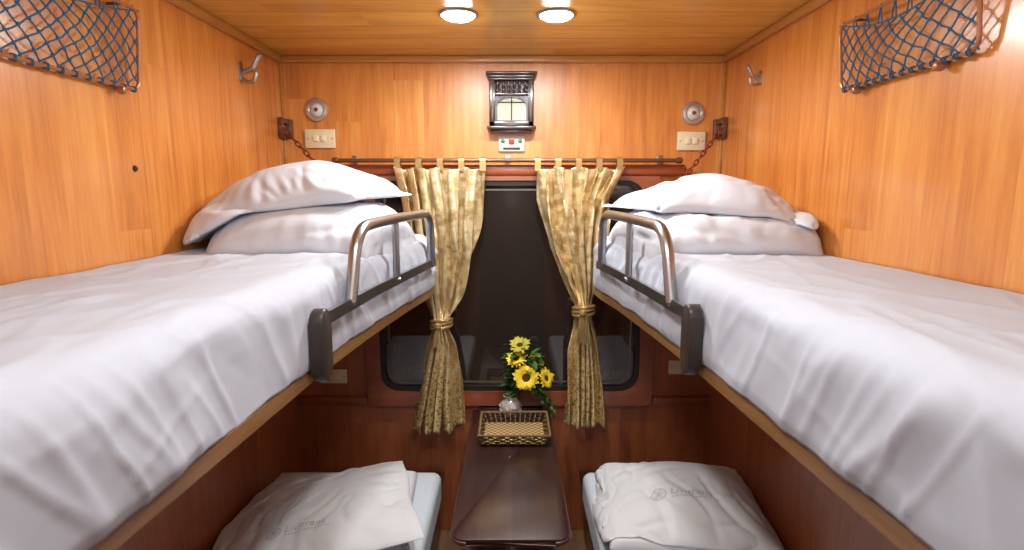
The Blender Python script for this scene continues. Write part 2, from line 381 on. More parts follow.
# ------------------------------------------------------------------ curtains
def curtain(tab, tie_z, label, seed, nf, tassel):
    zt, zb = tab[-1][0], tab[0][0]
    cx = (tab[-1][1] + tab[-1][2]) / 2
    e = empty('curtain', (cx, 2.44, zb), label, 'curtain')
    bm = bmesh.new(); uvl = bm.loops.layers.uv.new('UVMap')
    NU, NV = 200, 130; grid = []
    for j in range(NV + 1):
        z = zb + (zt - zb) * j / NV
        xl, xr = lerp_tab(tab, z)
        w = xr - xl
        row = []
        tight = max(0, 1 - abs(z - tie_z) / 0.09)
        tight = tight * tight * (3 - 2 * tight)
        for i in range(NU + 1):
            u = i / NU
            uw = u + 0.26 * noise.noise(Vector((u * 1.9, z * 1.0, seed + 11)))
            ph = seed + 1.1 * noise.noise(Vector((u * 3, z * 2.0, seed)))
            s = math.sin(2 * math.pi * nf * uw + ph * 2.2)
            s = math.copysign(abs(s) ** 0.7, s)
            amp = 0.030 + 0.024 * noise.noise(Vector((u * 4, z * 2, seed + 5))) + (0.002 if z < tie_z else 0)
            amp *= min(1, 0.65 + (zt - z) * 2)
            x = xl + w * u + 0.012 * math.cos(2 * math.pi * nf * uw * 2 + ph) * min(1, w * 5)
            if tight > 0: amp = amp * (1 - tight) + 0.012 * tight
            bulge = 0.035 * tight * math.sin(math.pi * u)
            y = 2.441 - bulge - amp * s - 0.022 * math.sin(math.pi * u) * (1 if z < tie_z else 0.4)
            if z > tie_z:
                g = math.exp(-(z - tie_z) / 0.25)
                y -= 0.010 * g * math.sin(18 * (u - 0.5) * (1 + 2.5 * (z - tie_z)) * 2 + seed)
            y = min(y, 2.488)
            zz = z + (0.010 * math.sin(2 * math.pi * nf * u + 1) if j == 0 else 0)
            zz -= 0.014 * abs(math.sin(math.pi * 4 * u)) * max(0, 1 - (zt - z) / 0.12) if j > 0 else 0
            row.append(bm.verts.new((x, y, zz)))
        grid.append(row)
    for j in range(NV):
        for i in range(NU):
            f = bm.faces.new((grid[j][i], grid[j][i + 1], grid[j + 1][i + 1], grid[j + 1][i]))
            for lp, (a, b) in zip(f.loops, ((i, j), (i + 1, j), (i + 1, j + 1), (i, j + 1))):
                lp[uvl].uv = (a / NU * 0.75, b / NV * 1.2)
    o = finish(bm, 'curtain_fabric', M_CURT, e, 180)
    md = o.modifiers.new('thick', 'SOLIDIFY'); md.thickness = 0.002
    xl, xr = tab[-1][1:]
    for k in range(5):
        x = xl + 0.012 + (xr - xl - 0.024) * (k / 4.0)
        pts = []
        for q in range(15):
            t = math.pi * (q / 14.0)
            pts.append((2.455 - 0.014 * math.cos(t), 1.796 + 0.020 * math.sin(t)))
        pts = [(2.441, zt - 0.02)] + pts + [(2.469, zt - 0.02)]
        inn = [(p[0] + (0.003 if p[0] < 2.455 else -0.003), p[1] - (0.003 if p[1] > 1.798 else 0)) for p in pts]
        b = B(); b.prism(pts + inn[::-1], 'X', x - 0.013, x + 0.013); b.obj('curtain_tab', M_CURT, e)
    xl, xr = lerp_tab(tab, tie_z); c = (xl + xr) / 2; rw = (xr - xl) / 2 + 0.010
    b = B()
    for dz in (-0.010, 0.004, 0.016):
        b.tube([(c + rw * math.cos(t), 2.425 + 0.042 * math.sin(t), tie_z + dz + 0.008 * math.cos(t + dz * 60)) for t in [2 * math.pi * k / 30 for k in range(30)]], 0.0085, 8, closed=True)
    b.obj('tie_band', M_CURT, e)
    b = B(); kx = c - 0.01
    b.lathe([(0, 0.016), (0.012, 0.012), (0.018, 0), (0.012, -0.012), (0, -0.016)], (kx, 2.375, tie_z), (0, -0.3, 1), 14)
    if tassel:
        for q in range(9):
            dx = (q - 4) * 0.0035
            b.tube([(kx + dx * 0.4, 2.372, tie_z - 0.01), (kx + dx, 2.366, tie_z - 0.06), (kx + dx * 1.7 - 0.006, 2.364 + 0.002 * (q % 3), tie_z - 0.135 - 0.006 * (q % 2))], [0.003, 0.0028, 0.0022], 6)
    else:
        b.tube([(kx, 2.375, tie_z), (kx - 0.008, 2.368, tie_z - 0.04), (kx - 0.015, 2.366, tie_z - 0.09)], [0.008, 0.011, 0.013], 10)
    b.obj('tie_tassel', M_CURT, e)

curtain([(0.577, -0.457, -0.231), (0.70, -0.435, -0.233), (0.83, -0.41, -0.237), (0.98, -0.375, -0.25), (1.06, -0.352, -0.282), (1.10, -0.352, -0.282),
         (1.19, -0.392, -0.235), (1.30, -0.430, -0.195), (1.412, -0.450, -0.162), (1.63, -0.480, -0.13), (1.775, -0.510, -0.115)], 1.08,
        'gold brocade curtain tied in the middle, hanging beside window', 1.3, 5, False)
curtain([(0.60, 0.245, 0.43), (0.75, 0.25, 0.42), (0.96, 0.26, 0.395), (1.08, 0.278, 0.365), (1.13, 0.285, 0.355), (1.16, 0.285, 0.355),
         (1.23, 0.255, 0.38), (1.412, 0.175, 0.40), (1.63, 0.12, 0.43), (1.775, 0.10, 0.480)], 1.14,
        'gold brocade curtain gathered with a tasselled tie over window', 4.1, 5, True)

# ------------------------------------------------------------------ mattress cores
def mattress(name, s, xi_tab, y0, y1, ztop, zbot, label, mat, drop, seed=0.0, cat='mattress', inset=0.0):
    XW = WX(s) - 0.008
    r = drop
    NY = 120; bm = bmesh.new(); rows = []
    for j in range(NY + 1):
        y = y0 + (y1 - y0) * j / NY
        de = min(y - y0, y1 - y)
        k = math.sqrt(max(0, 1 - (1 - min(1, de / 0.05)) ** 2))
        xi = lerp_tab(xi_tab, y)[0] + inset + 0.02 * (1 - k)
        zt = ztop - inset - (1 - k) * 0.035
        prof = [(XW, zt)] + [(XW + (xi + r - XW) * q / 12, zt) for q in range(1, 13)]
        prof += [(xi + r - r * math.sin(t), zt - r + r * math.cos(t)) for t in [math.pi / 2 * q / 10 for q in range(1, 11)]]
        prof += [(xi, zt - r - (zt - r - zbot) * q / 4) for q in range(1, 5)]
        prof += [(xi + 0.2, zbot), (XW, zbot)]
        row = []
        for (x, z) in prof:
            w2 = noise.noise(Vector((x * 3.2 + seed, y * 2.4, seed + 2))) * 0.003 * (1 if z > zbot + 0.03 and inset == 0 else 0)
            row.append(bm.verts.new((s * x, y, z + w2)))
        rows.append(row)
    m = len(rows[0])
    for j in range(NY):
        for i in range(m):
            bm.faces.new((rows[j][i], rows[j][(i + 1) % m], rows[j + 1][(i + 1) % m], rows[j + 1][i]))
    bm.faces.new(rows[0]); bm.faces.new(rows[-1][::-1])
    o = finish(bm, name, mat, None, 60); o['label'] = label; o['category'] = cat
    return o

XI = {1: [(0.42, 0.49), (1.3, 0.452), (1.6, 0.430), (2.0, 0.392), (2.2, 0.362), (2.34, 0.352)],
      -1: [(0.42, 0.50), (1.3, 0.460), (1.6, 0.432), (2.0, 0.380), (2.2, 0.348), (2.34, 0.335)]}
MR = mattress('mattress', 1, XI[1], 0.42, 2.34, 1.485, 1.266, 'mattress under smooth white sheet on the upper bunk', M_SHEET, 0.075, inset=0.012)
ML = mattress('mattress', -1, XI[-1], 0.42, 2.34, 1.485, 1.266, 'mattress under creased white sheet on the upper bunk', M_SHEET, 0.075, inset=0.012)

def ridge(v, k): return max(0.0, 1 - abs(noise.noise(v)) * k) ** 1.3
def sst(a, b, x):
    t = min(1, max(0, (x - a) / (b - a))); return t * t * (3 - 2 * t)

def sheet(s, xi_tab, y0, y1, ztop, zbot, r, seed, parent, label, amp):
    """thin cotton sheet lying over the mattress and tucked under its inner edge, with creases along the surface normal"""
    XW = WX(s) - 0.008
    ny = 300
    ys = np.linspace(y0, y1, ny)
    flat = XW - 0.45 - r; arc = math.pi * r / 2; side = ztop - r - zbot
    tot = flat + arc + side; nx = int(tot / 0.0065)
    sarr = np.linspace(0, 1, nx)
    q = np.zeros((nx, ny, 3))
    for j in range(ny):
        y = ys[j]; de = min(y - y0, y1 - y); kk = math.sqrt(max(0, 1 - (1 - min(1, max(0, de / 0.05))) ** 2))
        xi = lerp_tab(xi_tab, y)[0]; zt = ztop - (1 - kk) * 0.035; fl = XW - xi - r; sd = zt - r - zbot; T_ = fl + arc + sd
        d = sarr * T_
        a1 = d <= fl; a2 = (d > fl) & (d <= fl + arc); a3 = d > fl + arc
        q[a1, j, 0] = XW - d[a1]; q[a1, j, 2] = zt
        th = (d[a2] - fl) / r
        q[a2, j, 0] = xi + r - r * np.sin(th); q[a2, j, 2] = zt - r + r * np.cos(th)
        q[a3, j, 0] = xi; q[a3, j, 2] = zt - r - (d[a3] - fl - arc)
        q[:, j, 1] = y
    du = np.gradient(q, axis=0); dv = np.gradient(q, axis=1); nn = np.cross(du, dv)
    nn /= np.linalg.norm(nn, axis=2, keepdims=True) + 1e-9
    if nn[nx // 4, ny // 2, 2] < 0: nn = -nn
    dsp = np.zeros((nx, ny))
    for i in range(nx):
        m_ = i / nx * tot
        sd = min(1, max(0, (m_ - flat) / (arc + side))); top_ = 1 - sd; hemf = 1 - 0.55 * sst(0.86, 1.0, sd); sdm = sst(0.05, 0.40, sd)
        for j in range(ny):
            y = ys[j]
            pm = sst(-0.15, 0.35, noise.noise(Vector((m_ * 1.7, y * 1.3, seed + 20))))
            pm2 = sst(-0.15, 0.35, noise.noise(Vector((m_ * 1.9, y * 1.1, seed + 30))))
            pm3 = sst(-0.30, 0.25, noise.noise(Vector((m_ * 1.0, y * 2.1, seed + 40))))
            wx = 0.10 * noise.noise(Vector((m_ * 3.0, y * 3.0, seed + 50)))
            a = ridge(Vector((m_ * 7.0 + y * 2.6 + wx * 4, y * 1.5 - m_ * 1.0, seed)), 5.0)
            b_ = ridge(Vector((m_ * 6.0 - y * 4.2 + wx * 4, y * 1.6 + m_ * 1.6, seed + 3)), 5.0)
            c_ = ridge(Vector((m_ * 13.0 + y * 3.0 + wx * 8, y * 2.4 - m_ * 2.0, seed + 60)), 4.5)
            lo = noise.noise(Vector((m_ * 3.0, y * 2.2, seed + 8)))
            v = (0.0042 * a * pm + 0.0040 * b_ * pm2 + 0.0020 * c_ * pm3 + 0.0030 * lo) * (0.35 + 0.65 * top_)
            if sd > 0:
                f0 = noise.noise(Vector((y * 3.2 - m_ * 1.0, m_ * 0.8, seed + 70)))
                f1 = ridge(Vector((y * 5.0 - m_ * 3.0 + wx * 5, m_ * 0.9, seed + 6)), 3.4)
                f2 = ridge(Vector((y * 9.0 + m_ * 5.0 + wx * 6, m_ * 1.2, seed + 16)), 4.2)
                f3 = ridge(Vector((y * 2.6 - m_ * 8.0 + wx * 6, m_ * 3.0 + y, seed + 26)), 4.6)
                f4 = ridge(Vector((y * 14.0 - m_ * 6.0 + wx * 8, m_ * 2.0, seed + 36)), 4.2)
                v += sdm * (0.007 * (f0 + 0.3) + 0.0080 * f1 * pm3 + 0.0050 * f2 * pm + 0.0042 * f3 * pm2 + 0.0024 * f4)
            dsp[i, j] = amp * max(-0.001, v + 0.0015) * hemf
    q = q + nn * dsp[:, :, None]
    # slightly uneven hem
    for j in range(ny):
        dz = 0.006 * noise.noise(Vector((ys[j] * 7, seed, 2))) + 0.003 * noise.noise(Vector((ys[j] * 19, seed, 9)))
        k0 = int(nx * 0.90)
        for i in range(k0, nx): q[i, j, 2] += dz * ((i - k0) / (nx - k0))
    bm = bmesh.new(); vs = [[bm.verts.new((s * q[i, j, 0], q[i, j, 1], q[i, j, 2])) for j in range(ny)] for i in range(nx)]
    for i in range(nx - 1):
        for j in range(ny - 1): bm.faces.new((vs[i][j], vs[i + 1][j], vs[i + 1][j + 1], vs[i][j + 1]))
    o = finish(bm, 'bed_sheet', M_SHEET, None, 180); o['label'] = label
    md = o.modifiers.new('thin', 'SOLIDIFY'); md.thickness = 0.0015; md.offset = 1
    o.parent = parent; o.matrix_parent_inverse = Matrix.Translation(parent.location).inverted()
    return o
SR = sheet(1, XI[1], 0.42, 2.34, 1.481, 1.268, 0.055, 3.7, MR, 'white cotton sheet with soft creases', 1.25)
SL = sheet(-1, XI[-1], 0.42, 2.34, 1.481, 1.268, 0.055, 8.1, ML, 'white cotton sheet with many long creases', 1.6)

# ------------------------------------------------------------------ upper bunks
def upper_bunk(s, dy, label):
    e = empty('upper_bunk', (s * 0.72, 1.4, 1.235), label, 'bunk bed')
    W = WX(s) - 0.003
    xi = XI[s]
    inner = [(s * (x + 0.022), min(y, 2.335)) for (y, x) in xi]
    b = B(); b.prism([(s * W, 0.42)] + inner + [(s * W, 2.335)], 'Z', 1.244, 1.263, 0.0); b.obj('bunk_board', M_BOARD, e)
    inner2 = [(s * (x - 0.002), y) for (y, x) in xi]
    outer2 = [(s * (x + 0.022), y) for (y, x) in xi]
    b = B(); b.prism(inner2 + outer2[::-1], 'Z', 1.234, 1.266, 0.0); b.obj('edge_rail', M_EDGE, e, label='golden brown wooden edge rail')
    g = empty('guard_rail', (s * 0.41, 1.8, 1.38), 'bent brown-grey steel tube guard rail', None, e)
    zt, zb = 1.586, 1.386
    def gx(y): return lerp_tab(xi, y)[0] - 0.034
    ya, yb_ = (1.40 if s > 0 else 1.405), (2.10 if s > 0 else 2.17)
    pts = fillet([(s * gx(yb_), yb_, zb), (s * gx(yb_), yb_ - 0.01, zt), (s * gx(1.7), 1.7, zt - 0.004), (s * gx(ya + 0.06), ya + 0.06, zt - 0.012), (s * gx(ya), ya, zb)], 0.085, 10)
    b = B(); b.tube(pts, 0.0160, 20); b.obj('guard_tube', M_CHROME, g)
    b = B()
    path = [Vector((s * gx(y), y, zb - 0.004 * (2.3 - y))) for y in (yb_ + 0.05, 2.0, 1.6, 1.29 + dy)]
    d = (path[-1] - path[0]).normalized(); up = Vector((0, 0, 1)); sd = d.cross(up)
    prev = None
    for p in path:
        cur = [b.bm.verts.new(p + sd * 0.006 * a + up * 0.015 * c) for (a, c) in ((-1, -1), (1, -1), (1, 1), (-1, 1))]
        if prev:
            for i in range(4): b.bm.faces.new((prev[i], prev[(i + 1) % 4], cur[(i + 1) % 4], cur[i]))
        else: b.bm.faces.new(cur[::-1])
        prev = cur
    b.bm.faces.new(prev)
    b.obj('bottom_bar', M_CHROME, g)
    for yy in (1.78,):
        b = B(); b.tube([(s * gx(yy), yy, zb), (s * gx(yy), yy, zt)], 0.0115, 14); b.obj('guard_post', M_CHROME, g)
    for yy in (ya, 1.78, yb_):
        b = B(); b.lathe([(0, 0.006), (0.007, 0.005), (0.010, 0), (0.010, -0.003)], (s * (gx(yy) - 0.008), yy, zb), (-s, 0, 0), 14); b.obj('bolt', M_CHROME, g)
    b = B(); yb = 1.275 + dy; gxx = gx(yb)
    b.prism(rrect(yb - 0.030, yb + 0.030, 1.238, 1.408, 0.029), 'X', s * (gxx - 0.010), s * (gxx + 0.022), 0.006)
    b.obj('end_bracket', M_BRACKET, e, label='dark rounded plastic end bracket')
    w = WX(s)
    b = B(); b.box(s * w, s * (w - 0.022), 2.47, 2.53, 1.895, 1.985, 0.004)
    b.box(s * (w - 0.002), s * (w - 0.045), 2.505, 2.53, 1.90, 1.98, 0.003)
    b.tube([(s * (w - 0.03), 2.515, 1.965), (s * (w - 0.03), 2.455, 1.965)], 0.010, 12)
    b.tube([(s * (w - 0.03), 2.515, 1.920), (s * (w - 0.03), 2.455, 1.920)], 0.010, 12)
    b.obj('wall_bracket', M_BRONZE, e, label='dark metal wall bracket')
    A_ = Vector((s * (w - 0.03), 2.455, 1.935)); Z_ = Vector((s * 0.54, 2.36, 1.47)); dv = (Z_ - A_); n = 24; ln = dv.length / n
    dn = dv.normalized(); s1 = dn.cross(Vector((0, 1, 0))).normalized(); s2 = dn.cross(s1)
    b = B()
    for k in range(n):
        c = A_ + dv * ((k + 0.5) / n); sd = s1 if k % 2 else s2
        pts = []
        for q in range(16):
            t = 2 * math.pi * q / 16
            pts.append(c + dn * math.cos(t) * ln * 0.70 + sd * math.sin(t) * 0.0085)
        b.tube(pts, 0.0031, 6, closed=True)
    b.obj('suspension_chain', M_CHAIN, e, label='red painted steel suspension chain')
    return e
upper_bunk(1, 0.0, 'upper bunk with steel guard rail and red chain')
upper_bunk(-1, -0.05, 'upper bunk with steel guard rail, guard set further forward')

# ------------------------------------------------------------------ lower bunks
def lower_bunk(s):
    W = WX(s) - 0.003
    e = empty('lower_bunk', (s * 0.66, 1.4, 0), 'dark reddish wooden lower bunk base', 'bunk bed')
    b = B(); b.box(s * 0.35, s * W, 0.42, 2.5, 0.0, 0.30, 0.005); b.obj('bunk_base', M_RED, e)
    b = B(); b.box(s * 0.325, s * W, 0.40, 2.505, 0.30, 0.33, 0.006); b.obj('bunk_board', M_TABLE, e)
    for k in range(3):
        y0 = 0.5 + k * 0.66
        b = B(); b.box(s * 0.342, s * 0.35, y0, y0 + 0.6, 0.05, 0.26, 0.003); b.obj('base_panel', M_TABLE, e)
lower_bunk(1); lower_bunk(-1)
LR = mattress('mattress', 1, [(0.42, 0.31), (2.30, 0.31)], 0.42, 2.30, 0.45, 0.331, 'pale blue sheeted mattress on the lower bunk', M_BLUE, 0.035, seed=1.2)
LL = mattress('mattress', -1, [(0.42, 0.31), (2.30, 0.31)], 0.42, 2.30, 0.45, 0.331, 'pale blue sheeted mattress on the lower bunk', M_BLUE, 0.035, seed=5.2)

# ------------------------------------------------------------------ folded blankets (flat slabs) and pillows (relaxed cloth)
def slab(name, W, Dp, T, c, rz, seed, label, mat):
    NX, NY = 70, 60; bm = bmesh.new(); R = Matrix.Rotation(rz, 3, 'Z'); top = {}; bot = {}
    for j in range(NY + 1):
        for i in range(NX + 1):
            u = 2 * i / NX - 1; v = 2 * j / NY - 1
            hh = max(0, (1 - abs(u) ** 12) * (1 - abs(v) ** 12)) ** 0.45
            n_ = noise.noise(Vector((u * 2, v * 2, seed))) * 0.006 + noise.noise(Vector((u * 6, v * 5, seed))) * 0.002
            for d_, sg in ((top, 1), (bot, -1)):
                co = R @ Vector((u * W / 2, v * Dp / 2, sg * T / 2 * hh + (n_ * hh if sg > 0 else 0))) + Vector(c)
                co.x = max(-WL + 0.006, min(WR - 0.006, co.x))
                if sg < 0 and (i in (0, NX) or j in (0, NY)): d_[i, j] = top[i, j]
                else: d_[i, j] = bm.verts.new(co)
    for j in range(NY):
        for i in range(NX):
            bm.faces.new((top[i, j], top[i + 1, j], top[i + 1, j + 1], top[i, j + 1]))
            bm.faces.new((bot[i, j + 1], bot[i + 1, j + 1], bot[i + 1, j], bot[i, j]))
    o = finish(bm, name, mat, None, 180); o['label'] = label; o['category'] = 'blanket'
    return o

def heightfield(objs, x0, x1, y0, y1, n=90, ztop=2.2, low=0.2):
    bvhs = []
    for o in objs:
        bm = bmesh.new(); bm.from_mesh(o.data)
        bmesh.ops.translate(bm, verts=bm.verts[:], vec=Vector(o.location)); bvhs.append(BVHTree.FromBMesh(bm)); bm.free()
    G = np.full((n, n), low)
    for i in range(n):
        for j in range(n):
            p = Vector((x0 + (x1 - x0) * i / (n - 1), y0 + (y1 - y0) * j / (n - 1), ztop))
            for b in bvhs:
                h = b.ray_cast(p, Vector((0, 0, -1)))
                if h[0] is not None: G[i, j] = max(G[i, j], h[0].z)
    def f(x, y):
        a = np.clip((x - x0) / (x1 - x0) * (n - 1), 0, n - 1.001); c = np.clip((y - y0) / (y1 - y0) * (n - 1), 0, n - 1.001)
        i = a.astype(int); j = c.astype(int); fa = a - i; fc = c - j
        return G[i, j] * (1 - fa) * (1 - fc) + G[i + 1, j] * fa * (1 - fc) + G[i, j + 1] * (1 - fa) * fc + G[i + 1, j + 1] * fa * fc
    return f

def soft_pillow(name, W, Dp, T, c, rz, seed, label, mat, supports, zwin, steps=200, K=170.0, bend=0.05, rail=None, grav=9.8, fill=0.60, ceil=None, extra=None, crease=1.0, rumple=0.06, soft=0.0, wr=1.0):
    nx = 84; ny = max(20, int(round(nx * Dp / W))); hx = W / (nx - 1); hy = Dp / (ny - 1)
    Ti = np.arange(nx * ny).reshape(nx, ny); Bi = Ti.copy(); cnt = nx * ny
    inner = np.zeros((nx, ny), bool); inner[1:-1, 1:-1] = True
    Bi[inner] = cnt + np.arange(inner.sum()); total = cnt + int(inner.sum())
    u = np.linspace(-1, 1, nx)[:, None] * np.ones((1, ny)); v = np.ones((nx, 1)) * np.linspace(-1, 1, ny)[None, :]
    prof = ((1 - u ** 4) * (1 - v ** 4)) ** 0.5
    X0 = u * W / 2 * (1 - soft * v ** 4); Y0 = v * Dp / 2 * (1 - soft * u ** 4)
    p = np.zeros((total, 3)); cs, sn = math.cos(rz), math.sin(rz)
    rng = np.random.RandomState(int(seed * 10))
    def bumps(fr):
        z = np.zeros_like(u)
        for _ in range(8):
            a, b, q = rng.uniform(-fr, fr), rng.uniform(-fr, fr), rng.uniform(0, 6.28)
            z += np.sin(a * u + b * v + q) / 8
        return z
    for G, sg in ((Bi, -1), (Ti, 1)):
        X = X0 * 0.95; Y = Y0 * 0.95
        p[G, 0] = c[0] + X * cs - Y * sn; p[G, 1] = c[1] + X * sn + Y * cs
        p[G, 2] = c[2] + sg * T * 0.25 * prof + crease * (0.014 * bumps(6) + 0.010 * bumps(14)) * prof
    sx = 1 if c[0] > 0 else -1
    hf = heightfield(supports, c[0] - 0.55, c[0] + 0.55, c[1] - 0.55, c[1] + 0.55, 90, zwin[1], zwin[0])
    cons = []
    ru = 1 + rumple * np.clip(bumps(5) * 3 + bumps(12) * 2, -0.4, 1.4)
    rv = 1 + rumple * np.clip(bumps(5) * 3 + bumps(12) * 2, -0.4, 1.4)
    Q = np.stack([X0, Y0], axis=2)
    RX = np.linalg.norm(Q[1:] - Q[:-1], axis=2) * (ru[1:] + ru[:-1]) / 2; RY = np.linalg.norm(Q[:, 1:] - Q[:, :-1], axis=2) * (rv[:, 1:] + rv[:, :-1]) / 2
    rm = (ru + rv) / 2
    RD1 = np.linalg.norm(Q[1:, 1:] - Q[:-1, :-1], axis=2) * rm[1:, 1:]; RD2 = np.linalg.norm(Q[1:, :-1] - Q[:-1, 1:], axis=2) * rm[1:, 1:]
    def add(a, b, rest, k): cons.append((a.ravel(), b.ravel(), rest.ravel(), k))
    for G in (Ti, Bi):
        for o_ in (0, 1):
            a = G[o_:-1:2, :]; b = G[o_ + 1::2, :]; add(a, b, RX[o_::2], 1.0)
            a = G[:, o_:-1:2]; b = G[:, o_ + 1::2]; add(a, b, RY[:, o_::2], 1.0)
            add(G[o_:-1:2, :-1], G[o_ + 1::2, 1:], RD1[o_::2], 0.30)
            add(G[o_:-1:2, 1:], G[o_ + 1::2, :-1], RD2[o_::2], 0.30)
        ii = np.arange(nx - 2); jj = np.arange(ny - 2)
        for par in (0, 1):
            s_ = ii[(ii // 2) % 2 == par]; add(G[s_, :], G[s_ + 2, :], RX[s_] + RX[s_ + 1], bend)
            s_ = jj[(jj // 2) % 2 == par]; add(G[:, s_], G[:, s_ + 2], RY[:, s_] + RY[:, s_ + 1], bend)
    Vt = W * Dp * T * fill; dt = 0.010; vel = np.zeros_like(p); A0 = hx * hy
    wall = (WR if sx > 0 else WL) - 0.006
    if rail: ry = np.array([q[0] for q in rail]); rx = np.array([q[1] for q in rail])
    for st in range(steps):
        F = np.zeros_like(p); V = 0.0
        for G, sg in ((Ti, 1.0), (Bi, -1.0)):
            P = p[G]; du = np.gradient(P, axis=0); dv = np.gradient(P, axis=1); n_ = np.cross(du, dv) * sg
            V += (P * n_).sum() / 3.0 - (np.array(c) * n_).sum() / 3.0
            F[G] += n_
        press = min(260.0, max(0.0, K * (Vt / max(V, 1e-4) - 1.0)))
        vel += dt * (F / A0 * press); vel[:, 2] -= grav * dt
        vel *= 0.965 if st < steps - 60 else 0.90
        sp = np.linalg.norm(vel, axis=1, keepdims=True); vel *= np.minimum(1, 1.5 / np.maximum(sp, 1e-6))
        old = p.copy(); p = p + vel * dt
        for it in range(7):
            for a, b, r_, k in cons:
                d = p[b] - p[a]; L_ = np.sqrt((d * d).sum(1)) + 1e-9
                d *= (k * 0.5 * (L_ - r_) / L_)[:, None]; p[a] += d; p[b] -= d
        h = hf(p[:, 0], p[:, 1])
        if extra is not None: h = np.maximum(h, extra(p[:, 0], p[:, 1]))
        h = h + 0.003
        m_ = p[:, 2] < h
        p[m_, 2] = h[m_]; p[m_, :2] = old[m_, :2] + (p[m_, :2] - old[m_, :2]) * 0.35
        if ceil is not None: p[:, 2] = np.minimum(p[:, 2], ceil(p[:, 0], p[:, 1]))
        p[:, 0] = np.clip(p[:, 0], -wall if sx < 0 else -9, wall if sx > 0 else 9)
        if rail:
            lim = np.interp(p[:, 1], ry, rx)
            if sx > 0: p[:, 0] = np.maximum(p[:, 0], lim)
            else: p[:, 0] = np.minimum(p[:, 0], -lim)
        vel = (p - old) / dt
    P = p[Ti]; n_ = np.cross(np.gradient(P, axis=0), np.gradient(P, axis=1)); n_ /= np.linalg.norm(n_, axis=2, keepdims=True) + 1e-9
    dsp = np.zeros((nx, ny))
    for i in range(nx):
        for j in range(ny):
            a, b = u[i, j] * W / 2, v[i, j] * Dp / 2
            ed = 1 - max(abs(u[i, j]), abs(v[i, j]))
            r1 = ridge(Vector((a * 9 + b * 3.5, b * 4 - a * 1.5, seed)), 4.6) * sst(-0.15, 0.3, noise.noise(Vector((a * 4, b * 4, seed + 1))))
            r2 = ridge(Vector((b * 9 - a * 3.0, a * 4 + b * 1.5, seed + 5)), 4.6) * sst(-0.15, 0.3, noise.noise(Vector((a * 4, b * 4, seed + 9))))
            r3 = ridge(Vector((a * 15 - b * 9.0, b * 8 + a * 4, seed + 15)), 4.0) * sst(-0.1, 0.3, noise.noise(Vector((a * 5, b * 5, seed + 19))))
            an = math.atan2(b, a)
            pk = noise.noise(Vector((math.cos(an) * 8, math.sin(an) * 8, seed))) * math.exp(-ed * 4.5) * min(1, ed * 12)
            dsp[i, j] = wr * (-0.0072 * r1 - 0.0072 * r2 - 0.0030 * r3 + 0.011 * pk + 0.0045 * noise.noise(Vector((a * 8, b * 8, seed + 2)))) * min(1, ed * 6)
    p[Ti] = P + n_ * dsp[:, :, None]
    bm = bmesh.new(); vs = [bm.verts.new(tuple(q)) for q in p]
    for i in range(nx - 1):
        for j in range(ny - 1):
            bm.faces.new((vs[Ti[i, j]], vs[Ti[i + 1, j]], vs[Ti[i + 1, j + 1]], vs[Ti[i, j + 1]]))
            bm.faces.new((vs[Bi[i, j + 1]], vs[Bi[i + 1, j + 1]], vs[Bi[i + 1, j]], vs[Bi[i, j]]))
    o = finish(bm, name, mat, None, 180); o['label'] = label; o['category'] = 'pillow'
    md = o.modifiers.new('sub', 'SUBSURF'); md.levels = 1; md.render_levels = 1
    return o

railL = [(y, x + 0.004) for y, x in XI[-1]]; railR = [(y, x + 0.004) for y, x in XI[1]]
def zcL(x, y): return 1.627 + 0.08 * (x + 0.65)
def supL(x, y):
    out = np.maximum(0, -(x + 0.82)); return zcL(x, y) - 0.48 * out - 0.15 * np.maximum(0, 1.78 - y)
soft_pillow('pillow', 0.62, 0.54, 0.20, (-0.605, 1.93, 1.560), 0.04, 2.3, 'plump white pillow lying on the upper bunk sheet', M_PILLOW, [ML], (1.0, 1.72), rail=railL, K=300, fill=0.66, ceil=zcL, soft=0.08, wr=1.5)
soft_pillow('pillow', 0.82, 0.56, 0.140, (-0.690, 1.94, 1.74), 0.20, 5.9, 'large white pillow slumped over another pillow against wall', M_PILLOW, [ML], (1.0, 1.70), rail=railL, grav=7, bend=0.03, fill=0.54, K=190, extra=supL, rumple=0.11, soft=0.04, wr=2.0)
def zcR(x, y): return 1.602 + 0 * x
def supR(x, y):
    out = np.maximum(0, x - 0.76); return zcR(x, y) - 0.24 * out - 0.12 * np.maximum(0, 1.76 - y)
soft_pillow('pillow', 0.70, 0.54, 0.17, (0.650, 1.93, 1.545), -0.04, 7.3, 'flat white pillow lying on the upper bunk sheet', M_PILLOW, [MR], (1.0, 1.70), rail=railR, K=300, fill=0.64, ceil=zcR, soft=0.06, wr=1.4)
soft_pillow('pillow', 0.78, 0.54, 0.115, (0.675, 1.95, 1.69), -0.22, 9.4, 'white pillow slumped over a flatter pillow against wall', M_PILLOW, [MR], (1.0, 1.68), rail=railR, grav=7, bend=0.03, fill=0.52, K=190, extra=supR, rumple=0.10, soft=0.0, wr=1.8)
bl = slab('folded_blanket', 0.58, 0.58, 0.070, (-0.665, 1.88, 0.487), 0.08, 3.1, 'folded pale grey blanket under the pillow on lower bunk', M_PILLOW2)
def supLL(x, y): return 0.50 + 0.14 * np.maximum(0, x + 0.66) + 0 * y
pl = soft_pillow('pillow', 0.68, 0.58, 0.10, (-0.690, 1.84, 0.60), 0.28, 6.6, 'white pillow with grey embroidery, tilted on folded blanket', M_PILLOW2, [LL, bl], (0.3, 1.0), fill=0.36, bend=0.04, grav=8, extra=supLL, rumple=0.08, K=140, wr=1.6)
br = slab('folded_blanket', 0.56, 0.56, 0.085, (0.630, 1.92, 0.495), -0.10, 3.9, 'folded pale blanket under the pillow on lower bunk', M_PILLOW2)
